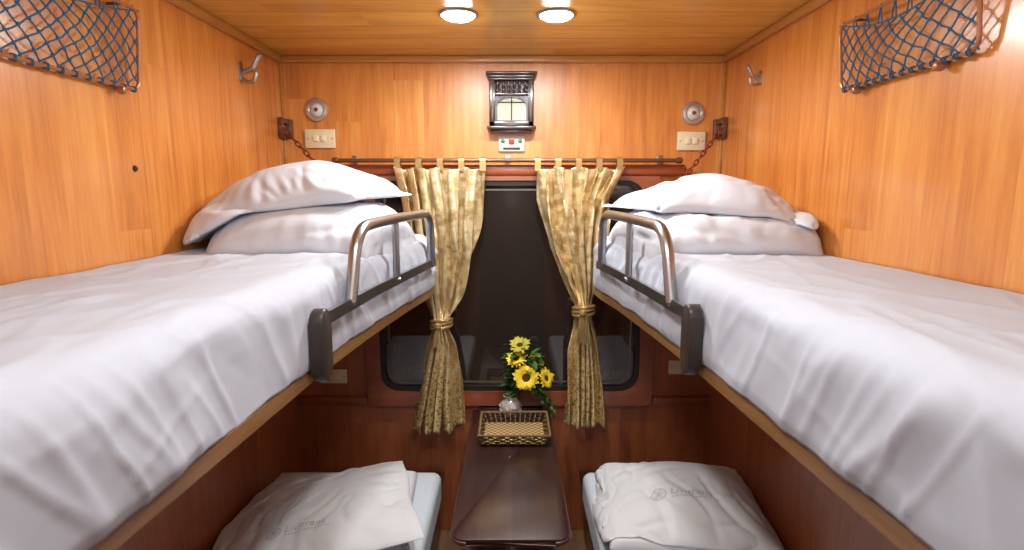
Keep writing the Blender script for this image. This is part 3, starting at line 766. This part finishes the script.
pr = soft_pillow('pillow', 0.74, 0.60, 0.09, (0.635, 1.94, 0.60), -0.14, 8.8, 'white pillow with grey embroidered emblem on lower bunk', M_PILLOW2, [LR, br], (0.3, 1.0), fill=0.32, bend=0.04, grav=8, rumple=0.07, K=140, wr=1.5)

def embroider(pil, cx, cy, rot, size, body):
    off = Vector(pil.location)
    bm = bmesh.new(); bm.from_mesh(pil.data); bvh = BVHTree.FromBMesh(bm); bm.free()
    cu = bpy.data.curves.new('tmp_text', 'FONT'); cu.body = body; cu.size = size; cu.shear = 0.25; cu.resolution_u = 3
    cu.align_x = 'LEFT'; cu.align_y = 'CENTER'
    to = bpy.data.objects.new('tmp_text', cu); link(to); bpy.context.view_layer.update()
    tm = bpy.data.meshes.new_from_object(to); bpy.data.objects.remove(to)
    tb = bmesh.new(); tb.from_mesh(tm); bpy.data.meshes.remove(tm)
    ex = -size * 0.85; r0 = size * 0.62
    def ann(cx0, cy0, ra, rb, n=28, sx=1, sy=1, a0=0, a1=2 * math.pi, rt=0):
        prev = None
        for k in range(n + 1):
            t = a0 + (a1 - a0) * k / n
            p = []
            for rr in (ra, rb):
                xx = rr * math.cos(t) * sx; yy = rr * math.sin(t) * sy
                p.append(tb.verts.new((cx0 + xx * math.cos(rt) - yy * math.sin(rt), cy0 + xx * math.sin(rt) + yy * math.cos(rt), 0)))
            if prev: tb.faces.new((prev[0], p[0], p[1], prev[1]))
            prev = p
    ann(ex, 0, r0, r0 * 0.86); ann(ex, 0, r0 * 0.22, r0 * 0.02)
    for k in range(6):
        a = k * math.pi / 3
        ann(ex + math.cos(a) * r0 * 0.48, math.sin(a) * r0 * 0.48, r0 * 0.26, r0 * 0.16, 12, 1.0, 0.6, rt=a)
    for k in range(14):
        x = size * (0.1 + k * 0.27); vs = [tb.verts.new(q) for q in ((x, -size * 0.62, 0), (x + size * 0.18, -size * 0.62, 0), (x + size * 0.2, -size * 0.52, 0), (x + size * 0.02, -size * 0.52, 0))]
        tb.faces.new(vs)
    bmesh.ops.triangulate(tb, faces=tb.faces[:])
    bmesh.ops.subdivide_edges(tb, edges=[e for e in tb.edges if e.calc_length() > size * 0.15], cuts=2)
    R = Matrix.Rotation(rot, 3, 'Z')
    for v in tb.verts:
        w = R @ Vector((v.co.x - size * 1.3, v.co.y, 0)) + Vector((cx, cy, 0))
        hit = bvh.ray_cast(Vector((w.x - off.x, w.y - off.y, 1.0)), Vector((0, 0, -1)))
        z = (hit[0].z + off.z) if hit[0] is not None else off.z
        v.co = Vector((w.x, w.y, z + 0.0018))
    o = finish(tb, 'embroidered_emblem', M_EMBR, None, 60)
    o['label'] = 'grey embroidered emblem and script lettering'
    o.parent = pil; o.matrix_parent_inverse = Matrix.Translation(pil.location).inverted()
embroider(pr, 0.620, 1.84, -0.08, 0.044, 'Livitrans')
embroider(pl, -0.70, 1.68, 0.22, 0.038, 'Livitrans')

# ------------------------------------------------------------------ table
tb_ = empty('folding_table', (0, 2.0, 0.0), 'narrow dark mahogany table with rounded corners below window', 'table')
poly = []
x0, x1, y0, y1 = -0.182, 0.174, 1.50, 2.49; r = 0.045
for cx, cy, a in ((x1 - r, y0 + r, 270), (x1, y1, None), (x0, y1, None), (x0 + r, y0 + r, 180)):
    if a is None: poly.append((cx, cy))
    else:
        for k in range(9):
            t = math.radians(a + 90 * k / 8); poly.append((cx + r * math.cos(t), cy + r * math.sin(t)))
B().prism(poly, 'Z', 0.628, 0.65, 0.003).obj('tabletop', M_TABLE, tb_)
B().tube([(p[0], p[1], 0.638) for p in poly], 0.0065, 8, closed=True).obj('edge_band', simple('dark_red_band', (0.10, 0.036, 0.028), 0.35, 0.3), tb_, label='dark reddish edge band')
b = B(); b.box(-0.15, 0.145, 2.49, 2.53, 0.50, 0.655, 0.004); b.obj('wall_cleat', M_TABLE, tb_)
b = B(); b.tube([(0, 1.72, 0.0), (0, 1.72, 0.628)], 0.02, 18); b.lathe([(0, 0.02), (0.03, 0.02), (0.07, 0.008), (0.075, 0), (0, 0)], (0, 1.72, 0), (0, 0, 1), 24)
b.obj('table_leg', M_CHROME, tb_, label='steel table leg')

# ------------------------------------------------------------------ basket
bk = empty('wicker_basket', (0.01, 2.24, 0.651), 'rectangular dark wicker tray basket with golden inside on table', 'basket')
bx0, bx1, by0, by1 = -0.118, 0.136, 2.115, 2.325; bz = 0.6515; bh = 0.045; fl = 0.016
def bper(t, h, off=0.0):
    e = fl * h / bh + off
    X0, X1, Y0, Y1 = bx0 - e, bx1 + e, by0 - e, by1 + e
    w, d = X1 - X0, Y1 - Y0; Pm = 2 * (w + d); q = (t % 1) * Pm
    if q < w: return Vector((X0 + q, Y0, bz + h))
    q -= w
    if q < d: return Vector((X1, Y0 + q, bz + h))
    q -= d
    if q < w: return Vector((X1 - q, Y1, bz + h))
    q -= w
    return Vector((X0, Y1 - q, bz + h))
B().box(bx0, bx1, by0, by1, bz, bz + 0.006, 0.002).obj('basket_bottom', M_WEAVE, bk, label='golden woven rattan bottom')
b = B(); NS = 46
for k in range(NS):
    b.tube([bper(k / NS, 0.002), bper(k / NS, bh)], 0.0024, 5)
b.obj('basket_stakes', M_RATTAN, bk, label='pale rattan upright stakes')
b = B()
for l in range(5):
    h = 0.005 + l * 0.0092
    pts = [bper(k / (NS * 4), h, 0.004 * math.cos(math.pi * k / 4 + math.pi * l)) for k in range(NS * 4)]
    b.tube(pts, 0.0025, 6, closed=True)
b.obj('basket_weave', M_WICKER, bk)
b = B()
for ph in (0, math.pi):
    b.tube([bper(k / 300, bh + 0.002 + 0.0025 * math.sin(k * 0.9 + ph), 0.003 * math.cos(k * 0.9 + ph)) for k in range(300)], 0.0028, 6, closed=True)
b.obj('basket_rim', M_RIM, bk, label='thin golden rattan rim')

# ------------------------------------------------------------------ flowers
VX, VY = -0.006, 2.410
fw = empty('flower_arrangement', (VX, VY, 0.652), 'artificial yellow sunflowers in small white vase on table', 'flowers')
b = B(); b.lathe([(0, 0), (0.030, 0), (0.035, 0.004), (0.045, 0.022), (0.050, 0.044), (0.045, 0.064), (0.031, 0.080), (0.027, 0.090), (0.035, 0.098), (0.031, 0.098), (0.022, 0.090), (0.0, 0.078)], (VX, VY, 0.652), n=32)
for k in range(9):
    a = k * 0.75; b.lathe([(0, -0.012), (0.010, -0.006), (0.012, 0.0), (0.008, 0.009), (0, 0.012)], (VX + 0.044 * math.cos(a + 3.6), VY + 0.044 * math.sin(a + 3.6), 0.652 + 0.036 + 0.008 * (k % 3)), n=10)
b.obj('vase', M_CERAM, fw, label='small white ceramic vase with raised flowers')

def sunflower(c, r, nrm, layers=2, core=0.40, pm=M_PETAL):
    c = Vector(c); n = Vector(nrm).normalized(); q = Vector((0, 0, 1)).rotation_difference(n)
    e = empty('sunflower', c, 'yellow sunflower head on green stem', None, fw)
    b = B()
    for L_ in range(layers):
        np_ = 15
        for k in range(np_):
            a = 2 * math.pi * (k + 0.5 * L_) / np_ + random.uniform(-.08, .08)
            rr = r * random.uniform(0.86, 1.05) * (1 - 0.14 * L_); wd = r * 0.19
            up = 0.05 * r + L_ * 0.10 * r; cv = random.uniform(-0.1, 0.25) * r
            d = Vector((math.cos(a), math.sin(a), 0)); t = Vector((-math.sin(a), math.cos(a), 0))
            rows = []
            for i in range(7):
                f = i / 6; w = wd * math.sin(math.pi * min(1, (0.18 + 0.82 * f))) ** 0.8 if i < 6 else 0.0008
                p = d * (r * core * 0.8 + (rr - r * core * 0.8) * f) + Vector((0, 0, up + cv * f * f + 0.08 * r * math.sin(f * 3)))
                rows.append([b.bm.verts.new(c + q @ (p + t * w + Vector((0, 0, 0.12 * w)))), b.bm.verts.new(c + q @ p), b.bm.verts.new(c + q @ (p - t * w + Vector((0, 0, 0.12 * w))))])
            for i in range(6):
                for m_ in range(2):
                    b.bm.faces.new((rows[i][m_], rows[i][m_ + 1], rows[i + 1][m_ + 1], rows[i + 1][m_]))
    b.obj('petals', pm, e, 180)
    b = B(); R_ = r * core
    b.lathe([(0, 0.16 * r), (R_ * 0.4, 0.19 * r), (R_ * 0.75, 0.22 * r), (R_ * 0.98, 0.14 * r), (R_, 0.03 * r), (0, 0)], c, n, 22)
    b.obj('flower_center', M_DISK, e, label='dark brown seed disk')
    b = B(); base = Vector((VX + c.x * 0.08, VY + 0.005, 0.735)); mid = (base + c) / 2 + Vector((0, 0.01, 0.03))
    pts = [base * (1 - t) ** 2 + mid * 2 * t * (1 - t) + c * t * t for t in [i / 10 for i in range(11)]]
    b.tube(pts, 0.0028, 6); b.obj('stem', M_LEAF, e, label='green stem')
sunflower((0.062, 2.36, 0.850), 0.064, (0.0, -1, 0.35), core=0.32)
sunflower((0.022, 2.39, 0.926), 0.052, (-0.25, -0.6, 0.9), core=0.28)
sunflower((0.148, 2.38, 0.840), 0.050, (0.8, -0.7, 0.4), core=0.28)
sunflower((0.036, 2.42, 0.978), 0.052, (-0.15, -0.5, 0.9), 2, 0.30, M_BUD)
sunflower((0.108, 2.41, 0.905), 0.042, (0.5, -0.6, 0.7), 2, 0.30, M_BUD)
b = B()
def leaf(b, p, d, ln, w, curl=0.2):
    p = Vector(p); d = Vector(d).normalized(); sd = d.cross(Vector((0, 0, 1)));
    if sd.length < 0.1: sd = Vector((1, 0, 0))
    sd.normalize(); nn = sd.cross(d); rows = []
    for i in range(7):
        f = i / 6; ww = w * math.sin(math.pi * (0.06 + 0.93 * f)) ** 0.8 if i < 6 else 0.0006
        c = p + d * ln * f + nn * (-curl * ln * f * f)
        rows.append([b.bm.verts.new(c + sd * ww + nn * ww * 0.35), b.bm.verts.new(c), b.bm.verts.new(c - sd * ww + nn * ww * 0.35)])
    for i in range(6):
        for m_ in range(2): b.bm.faces.new((rows[i][m_], rows[i][m_ + 1], rows[i + 1][m_ + 1], rows[i + 1][m_]))
for k in range(130):
    a = random.uniform(0, 2 * math.pi); h = random.uniform(0.765, 0.94)
    cx = 0.055 + 0.045 * math.cos(a); cy = 2.415 + 0.02 * math.sin(a)
    d = (math.cos(a), 0.6 * math.sin(a) - 0.1, random.uniform(-0.1, 0.9))
    ln = random.uniform(0.035, 0.065)
    if cy + d[1] * ln > 2.46: continue
    leaf(b, (cx, cy, h), d, ln, ln * random.uniform(0.18, 0.34), random.uniform(-0.1, 0.5))
for k in range(90):
    t = random.uniform(0, 1); px = 0.060 + 0.12 * t; pz = 0.80 - 0.12 * t * t
    leaf(b, (px, 2.40 + random.uniform(-0.03, 0.03), pz + random.uniform(-0.02, 0.03)), (random.uniform(-0.1, 1), random.uniform(-0.8, 0.5), random.uniform(-1, 0.2)), random.uniform(0.02, 0.04), 0.007, 0.2)
for x, z in ((0.18, 0.70), (0.15, 0.72), (0.14, 0.74), (0.10, 0.78), (-0.02, 0.93), (0.05, 1.02), (0.09, 0.96)):
    b.tube([(VX, VY, 0.74), ((x + 0.03) / 2, 2.41, max(0.80, (z + 0.78) / 2)), (x, 2.40, z)], 0.0018, 5)
b.obj('foliage', M_LEAF, fw, 180, label='dark green artificial leaves')

# ------------------------------------------------------------------ wall lantern
ln_ = empty('wall_lantern', (-0.002, D, 1.925), 'dark carved wooden wall lantern with milky glass pane', 'wall lamp')
yl = D
def ZL(z): return z - 0.010
def lbox(b, x0, x1, y0, y1, z0, z1, bev=0.0): b.box(x0, x1, y0, y1, ZL(z0), ZL(z1), bev)
b = B()
lbox(b, -0.098, -0.074, yl - 0.062, yl, 1.955, 2.155, 0.003); lbox(b, 0.070, 0.094, yl - 0.062, yl, 1.955, 2.155, 0.003)
lbox(b, -0.098, 0.094, yl - 0.062, yl, 1.955, 1.978, 0.003); lbox(b, -0.098, 0.094, yl - 0.060, yl, 2.085, 2.098, 0.003)
lbox(b, -0.074, 0.070, yl - 0.012, yl, 1.975, 2.150)
b.obj('lantern_frame', M_DARK, ln_)
b = B(); lbox(b, -0.106, 0.102, yl - 0.072, yl, 2.158, 2.170, 0.003); lbox(b, -0.112, 0.108, yl - 0.080, yl, 2.170, 2.182, 0.004); lbox(b, -0.100, 0.096, yl - 0.066, yl, 2.148, 2.159, 0.003)
b.obj('cornice', M_DARK, ln_)
b = B(); lbox(b, -0.108, 0.104, yl - 0.074, yl, 1.942, 1.957, 0.004); lbox(b, -0.094, 0.090, yl - 0.060, yl, 1.930, 1.943, 0.003)
b.obj('lantern_base', M_DARK, ln_)
for k in range(6):
    x = -0.062 + k * 0.024
    B().lathe([(0.003, 0), (0.006, 0.006), (0.004, 0.013), (0.008, 0.024), (0.004, 0.035), (0.006, 0.042), (0.003, 0.05)], (x, yl - 0.045, ZL(2.098)), n=10).obj('baluster', M_DARK, ln_)
arch = [(-0.066, ZL(1.982)), (0.062, ZL(1.982))] + [(-0.002 + 0.064 * math.cos(t), ZL(2.043 + 0.038 * math.sin(t))) for t in [math.pi * k / 16 for k in range(17)]]
B().prism(arch, 'Y', yl - 0.036, yl - 0.030).obj('glass_pane', M_PANE, ln_, label='milky greenish arched glass pane')
outer = [(-0.074, ZL(1.978)), (0.070, ZL(1.978))] + [(0.070 - 0.144 * k / 16, ZL(2.086)) for k in range(17)]
B().ring(outer, arch, 'Y', yl - 0.050, yl - 0.030).obj('arch_fret', M_DARK, ln_)
b = B()
b.tube([(-0.002, yl - 0.04, ZL(1.98)), (-0.002, yl - 0.04, ZL(2.08))], 0.002, 8); b.tube([(-0.066, yl - 0.04, ZL(2.06)), (0.062, yl - 0.04, ZL(2.06))], 0.002, 8)
b.obj('glazing_bar', M_DARK, ln_)

# control panel below
cp = empty('light_control_panel', (-0.002, D, 1.835), 'cream control panel with red switch and green buttons', 'switch panel')
B().box(-0.060, 0.056, D - 0.016, D, 1.842, 1.912, 0.005).obj('panel_plate', M_WHITEP, cp)
B().box(-0.014, 0.010, D - 0.024, D - 0.014, 1.874, 1.900, 0.003).obj('rocker_switch', M_REDP, cp, label='red rocker switch')
for x in (-0.040, 0.036):
    B().lathe([(0, 0.010), (0.006, 0.008), (0.009, 0.003), (0.010, 0)], (x, D - 0.015, 1.887), (0, -1, 0), 18).obj('button', M_GREENP, cp, label='green round button')
B().box(-0.040, 0.036, D - 0.018, D - 0.015, 1.850, 1.860, 0.001).obj('label_strip', M_BLACK, cp)

# ------------------------------------------------------------------ switches, reading lamps
def plate(x, z, w, h, label, nsw):
    e = empty('light_switch', (x, D, z - h / 2), label, 'switch')
    B().box(x - w / 2, x + w / 2, D - 0.012, D, z - h / 2, z + h / 2, 0.004).obj('switch_plate', M_CREAM, e)
    for k in range(nsw):
        xx = x + (k - (nsw - 1) / 2) * 0.032
        B().box(xx - 0.011, xx + 0.011, D - 0.018, D - 0.011, z - 0.013, z + 0.013, 0.002).obj('rocker', M_CREAM2, e)
    for sx in (-1, 1):
        B().lathe([(0, 0.002), (0.004, 0.001), (0.004, 0)], (x + sx * (w / 2 - 0.012), D - 0.012, z), (0, -1, 0), 10).obj('screw', M_LAMPGREY, e)
plate(-0.852, 1.898, 0.134, 0.082, 'cream light switch plate below reading lamp', 2)
plate(0.796, 1.888, 0.124, 0.082, 'cream light switch plate below reading lamp', 2)
plate(-0.845, 0.800, 0.125, 0.068, 'beige switch plate low on end wall toned for shade', 2)
plate(0.80, 0.845, 0.12, 0.068, 'beige switch plate low on end wall toned for shade', 2)
def reading(x, z):
    e = empty('reading_lamp', (x, D, z - 0.05), 'round grey metal reading lamp recessed in wall', 'lamp')
    B().lathe([(0.030, 0), (0.049, 0), (0.051, 0.006), (0.047, 0.012), (0.036, 0.014), (0.030, 0.008), (0.030, 0)], (x, D, z), (0, -1, 0), 36).obj('lamp_ring', M_LAMPGREY, e)
    B().lathe([(0, 0.018), (0.018, 0.015), (0.027, 0.008), (0.031, 0.001), (0, 0.0005)], (x, D, z), (0, -1, 0), 30).obj('lamp_lens', M_LENS, e, label='frosted lamp lens')
    B().lathe([(0, 0.024), (0.007, 0.023), (0.009, 0.016), (0, 0.014)], (x, D, z), (0, -1, 0), 16).obj('lamp_knob', M_BRONZE, e)
reading(-0.861, 2.022); reading(0.800, 2.008)

kb = B(); kb.lathe([(0, 0.006), (0.005, 0.006), (0.008, 0.003), (0.009, 0)], (-WL, 1.517, 1.730), (1, 0, 0), 16)
k = kb.obj('wall_latch', M_BLACK); k['label'] = 'small dark metal latch hole on wood wall'; k['category'] = 'latch'

def hook(s, y, z, sc, label):
    w = WX(s)
    e = empty('coat_hook', (s * w, y, z - 0.06 * sc), label, 'hook')
    def P(o, dy, dz): return (s * (w - o * sc), y + dy * sc, z + dz * sc)
    b = B(); b.prism(rrect(y - 0.016 * sc, y + 0.016 * sc, z - 0.055 * sc, z + 0.022 * sc, 0.014 * sc), 'X', s * w, s * (w - 0.006), 0.001)
    b.obj('hook_plate', M_CHROME, e)
    b = B()
    b.tube(fillet([P(0.004, 0, -0.02), P(0.05, 0, -0.005), P(0.078, 0, 0.045)], 0.03), 0.0095 * sc, 10)
    b.tube(fillet([P(0.004, 0, -0.04), P(0.030, 0, -0.060), P(0.058, 0, -0.048), P(0.062, 0, -0.02)], 0.02), 0.0075 * sc, 10)
    b.lathe([(0, -0.011 * sc), (0.009 * sc, -0.006 * sc), (0.011 * sc, 0), (0.009 * sc, 0.006 * sc), (0, 0.011 * sc)], P(0.078, 0, 0.045), n=14)
    b.lathe([(0, -0.008 * sc), (0.007 * sc, -0.004 * sc), (0.008 * sc, 0), (0.007 * sc, 0.004 * sc), (0, 0.008 * sc)], P(0.062, 0, -0.02), n=14)
    b.obj('hook_prong', M_CHROME, e)
hook(-1, 2.16, 2.125, 0.95, 'chrome double coat hook on side wall')
hook(1, 2.17, 2.10, 0.65, 'small chrome coat hook on side wall')

# ------------------------------------------------------------------ net racks
def net_rack(s, y0, y1, z0, z1, label, sd):
    w = WX(s)
    e = empty('net_holder', (s * w, (y0 + y1) / 2, z0), label, 'storage net')
    off = 0.020
    L_ = y1 - y0; Hh = z1 - z0
    def P(y, z, frame=False):
        u = min(1, max(0, (y - y0) / L_)); v = min(1, max(0, (z - z0) / Hh))
        m = math.sin(math.pi * u) * math.sin(math.pi * v)
        bul = 0 if frame else 0.024 * m
        sag = 0 if frame else 0.042 * math.sin(math.pi * u) * v ** 1.5 + 0.010 * m
        return Vector((s * (w - off - 0.018 * v - bul), y, z - sag))
    loop = [P(a, c, True) for a, c in rrect(y0, y1, z0, z1, 0.025, 5)]
    B().tube(loop, 0.0046, 8, closed=True).obj('net_frame', M_KNOB, e, label='copper brown wire frame')
    b = B(); sp = 0.046
    for dirn in (1, -1):
        k = -int(Hh / sp) - 2
        while k * sp < L_ + Hh:
            c = k * sp; pts = []
            N_ = 18
            for i in range(N_ + 1):
                q = Hh * i / N_; p_ = (c + q) if dirn == 1 else (c + (Hh - q))
                p_ += 0.006 * noise.noise(Vector((k * 1.7, i * 0.5, sd + dirn)))
                if 0 <= p_ <= L_: pts.append(P(y0 + p_, z0 + q) + Vector((0, 0, 0.005 * noise.noise(Vector((k * 2.3, i * 0.45, sd + 3))))))
            if len(pts) >= 2: b.tube(pts, 0.0020, 5)
            k += 1
    # knots where the cords cross
    ki = -8
    for a_ in range(-8, 40):
        for c_ in range(-8, 40):
            p_ = (a_ * sp + c_ * sp + Hh) / 2; q = p_ - a_ * sp
            if 0.01 < p_ < L_ - 0.01 and 0.008 < q < Hh - 0.008:
                c = P(y0 + p_, z0 + q)
                b.lathe([(0, -0.0042), (0.0036, -0.002), (0.0042, 0.0), (0.0036, 0.002), (0, 0.0042)], c, (s, 0.3, 0.4), 6)
    b.tube([P(y0 + L_ * t / 40, z1) for t in range(41)], 0.0022, 6)
    nl = 9
    for i in range(nl):
        yy = y0 + L_ * (i + 0.5) / nl
        a = P(yy, z1); f = P(yy + 0.008, z1, True) + Vector((0, 0, 0.006)); c2 = P(yy + 0.016, z1)
        b.tube([a, (a + f) / 2, f, (f + c2) / 2, c2], 0.0018, 5)
    nl = 14
    for i in range(nl):
        yy = y0 + 0.02 + (L_ - 0.04) * i / (nl - 1)
        c = P(yy, z0, True)
        b.tube([c + Vector((0.0064 * math.cos(t), 0.0045 * math.sin(t * 0.5), 0.0064 * math.sin(t))) for t in [k * 0.6 for k in range(22)]], 0.0017, 5)
    b.obj('netting', M_CORD, e, label='blue teal knotted cord netting')
    for yy in (y0 + 0.10, y1 - 0.07):
        b = B(); b.tube([(s * w, yy, z0 - 0.004), (s * (w - off), yy, z0 - 0.002)], 0.004, 8)
        b.lathe([(0, 0.014), (0.008, 0.011), (0.011, 0.0), (0.009, -0.008), (0, -0.010)], (s * (w - off), yy, z0 - 0.010), (-s, 0, 0), 16)
        b.obj('net_mount', M_KNOB, e, label='brown mounting knob')
    b = B(); b.tube([(s * w, y1 - 0.06, z1), (s * (w - off - 0.018), y1 - 0.06, z1)], 0.004, 8); b.obj('net_mount_arm', M_BRONZE, e)
net_rack(-1, 0.98, 1.535, 1.935, 2.135, 'blue cord net in bronze wire frame, fuller net', 1.0)
net_rack(1, 1.14, 1.60, 1.945, 2.115, 'blue cord storage net in bronze wire frame on wall', 5.0)

# ------------------------------------------------------------------ ceiling downlights
def downlight(x, y, power, label='round ceiling downlight with white glowing lens'):
    e = empty('ceiling_downlight', (x, y, H - 0.012), label, 'ceiling light'); e['group'] = 'ceiling downlights'
    B().lathe([(0.054, 0), (0.066, 0), (0.067, 0.003), (0.062, 0.006), (0.056, 0.006), (0.054, 0)], (x, y, H), (0, 0, -1), 40).obj('downlight_ring', M_CHROME, e)
    B().lathe([(0, 0.018), (0.02, 0.0175), (0.040, 0.015), (0.050, 0.010), (0.055, 0.004), (0.055, 0.001), (0, 0.001)], (x, y, H), (0, 0, -1), 40).obj('downlight_lens', M_EMIT, e)
    ld = bpy.data.lights.new('downlight_glow', 'AREA'); ld.shape = 'DISK'; ld.size = 0.10; ld.energy = power; ld.color = (1.0, 0.98, 0.95)
    lo = bpy.data.objects.new('downlight_glow', ld); lo.location = (x, y, H - 0.026); link(lo); attach(lo, e)
downlight(-0.178, 1.945, 7.5); downlight(0.147, 1.945, 7.5)
downlight(-0.178, 0.70, 2.2); downlight(0.147, 0.70, 2.2)  # out-of-view pair, added to even out the light
ld = bpy.data.lights.new('door_end_fill', 'AREA'); ld.shape = 'RECTANGLE'; ld.size = 1.6; ld.size_y = 0.34; ld.energy = 5.0; ld.color = (1.0, 0.99, 0.97)  # unseen fill panel at the door end, added for frontal light
lo = bpy.data.objects.new('door_end_fill', ld); lo.location = (0, YB + 0.12, 2.0); lo.rotation_euler = (math.radians(90), 0, 0); link(lo)
ld = bpy.data.lights.new('room_fill', 'POINT'); ld.energy = 5.0; ld.color = (1, 0.99, 0.96); ld.shadow_soft_size = 0.06  # bare point fill with no fixture, added to brighten ceiling and room
lo = bpy.data.objects.new('room_fill', ld); lo.location = (0, 1.05, 1.92); link(lo)

w = bpy.data.worlds.new('World'); SC.world = w; w.use_nodes = True
w.node_tree.nodes['Background'].inputs[0].default_value = (0.02, 0.02, 0.025, 1)
w.node_tree.nodes['Background'].inputs[1].default_value = 0.5

SC.view_settings.view_transform = 'Standard'

# ------------------------------------------------------------------ camera
cd = bpy.data.cameras.new('camera'); cd.sensor_width = 36; cd.lens = 554 / 1024 * 36; cd.clip_start = 0.02
cd.dof.use_dof = True; cd.dof.focus_distance = 2.1; cd.dof.aperture_fstop = 6.0
cam = bpy.data.objects.new('camera', cd); cam.location = (0, 0, 1.673); cam.rotation_euler = (math.radians(90 - 8.72), 0, 0); link(cam)
SC.camera = cam
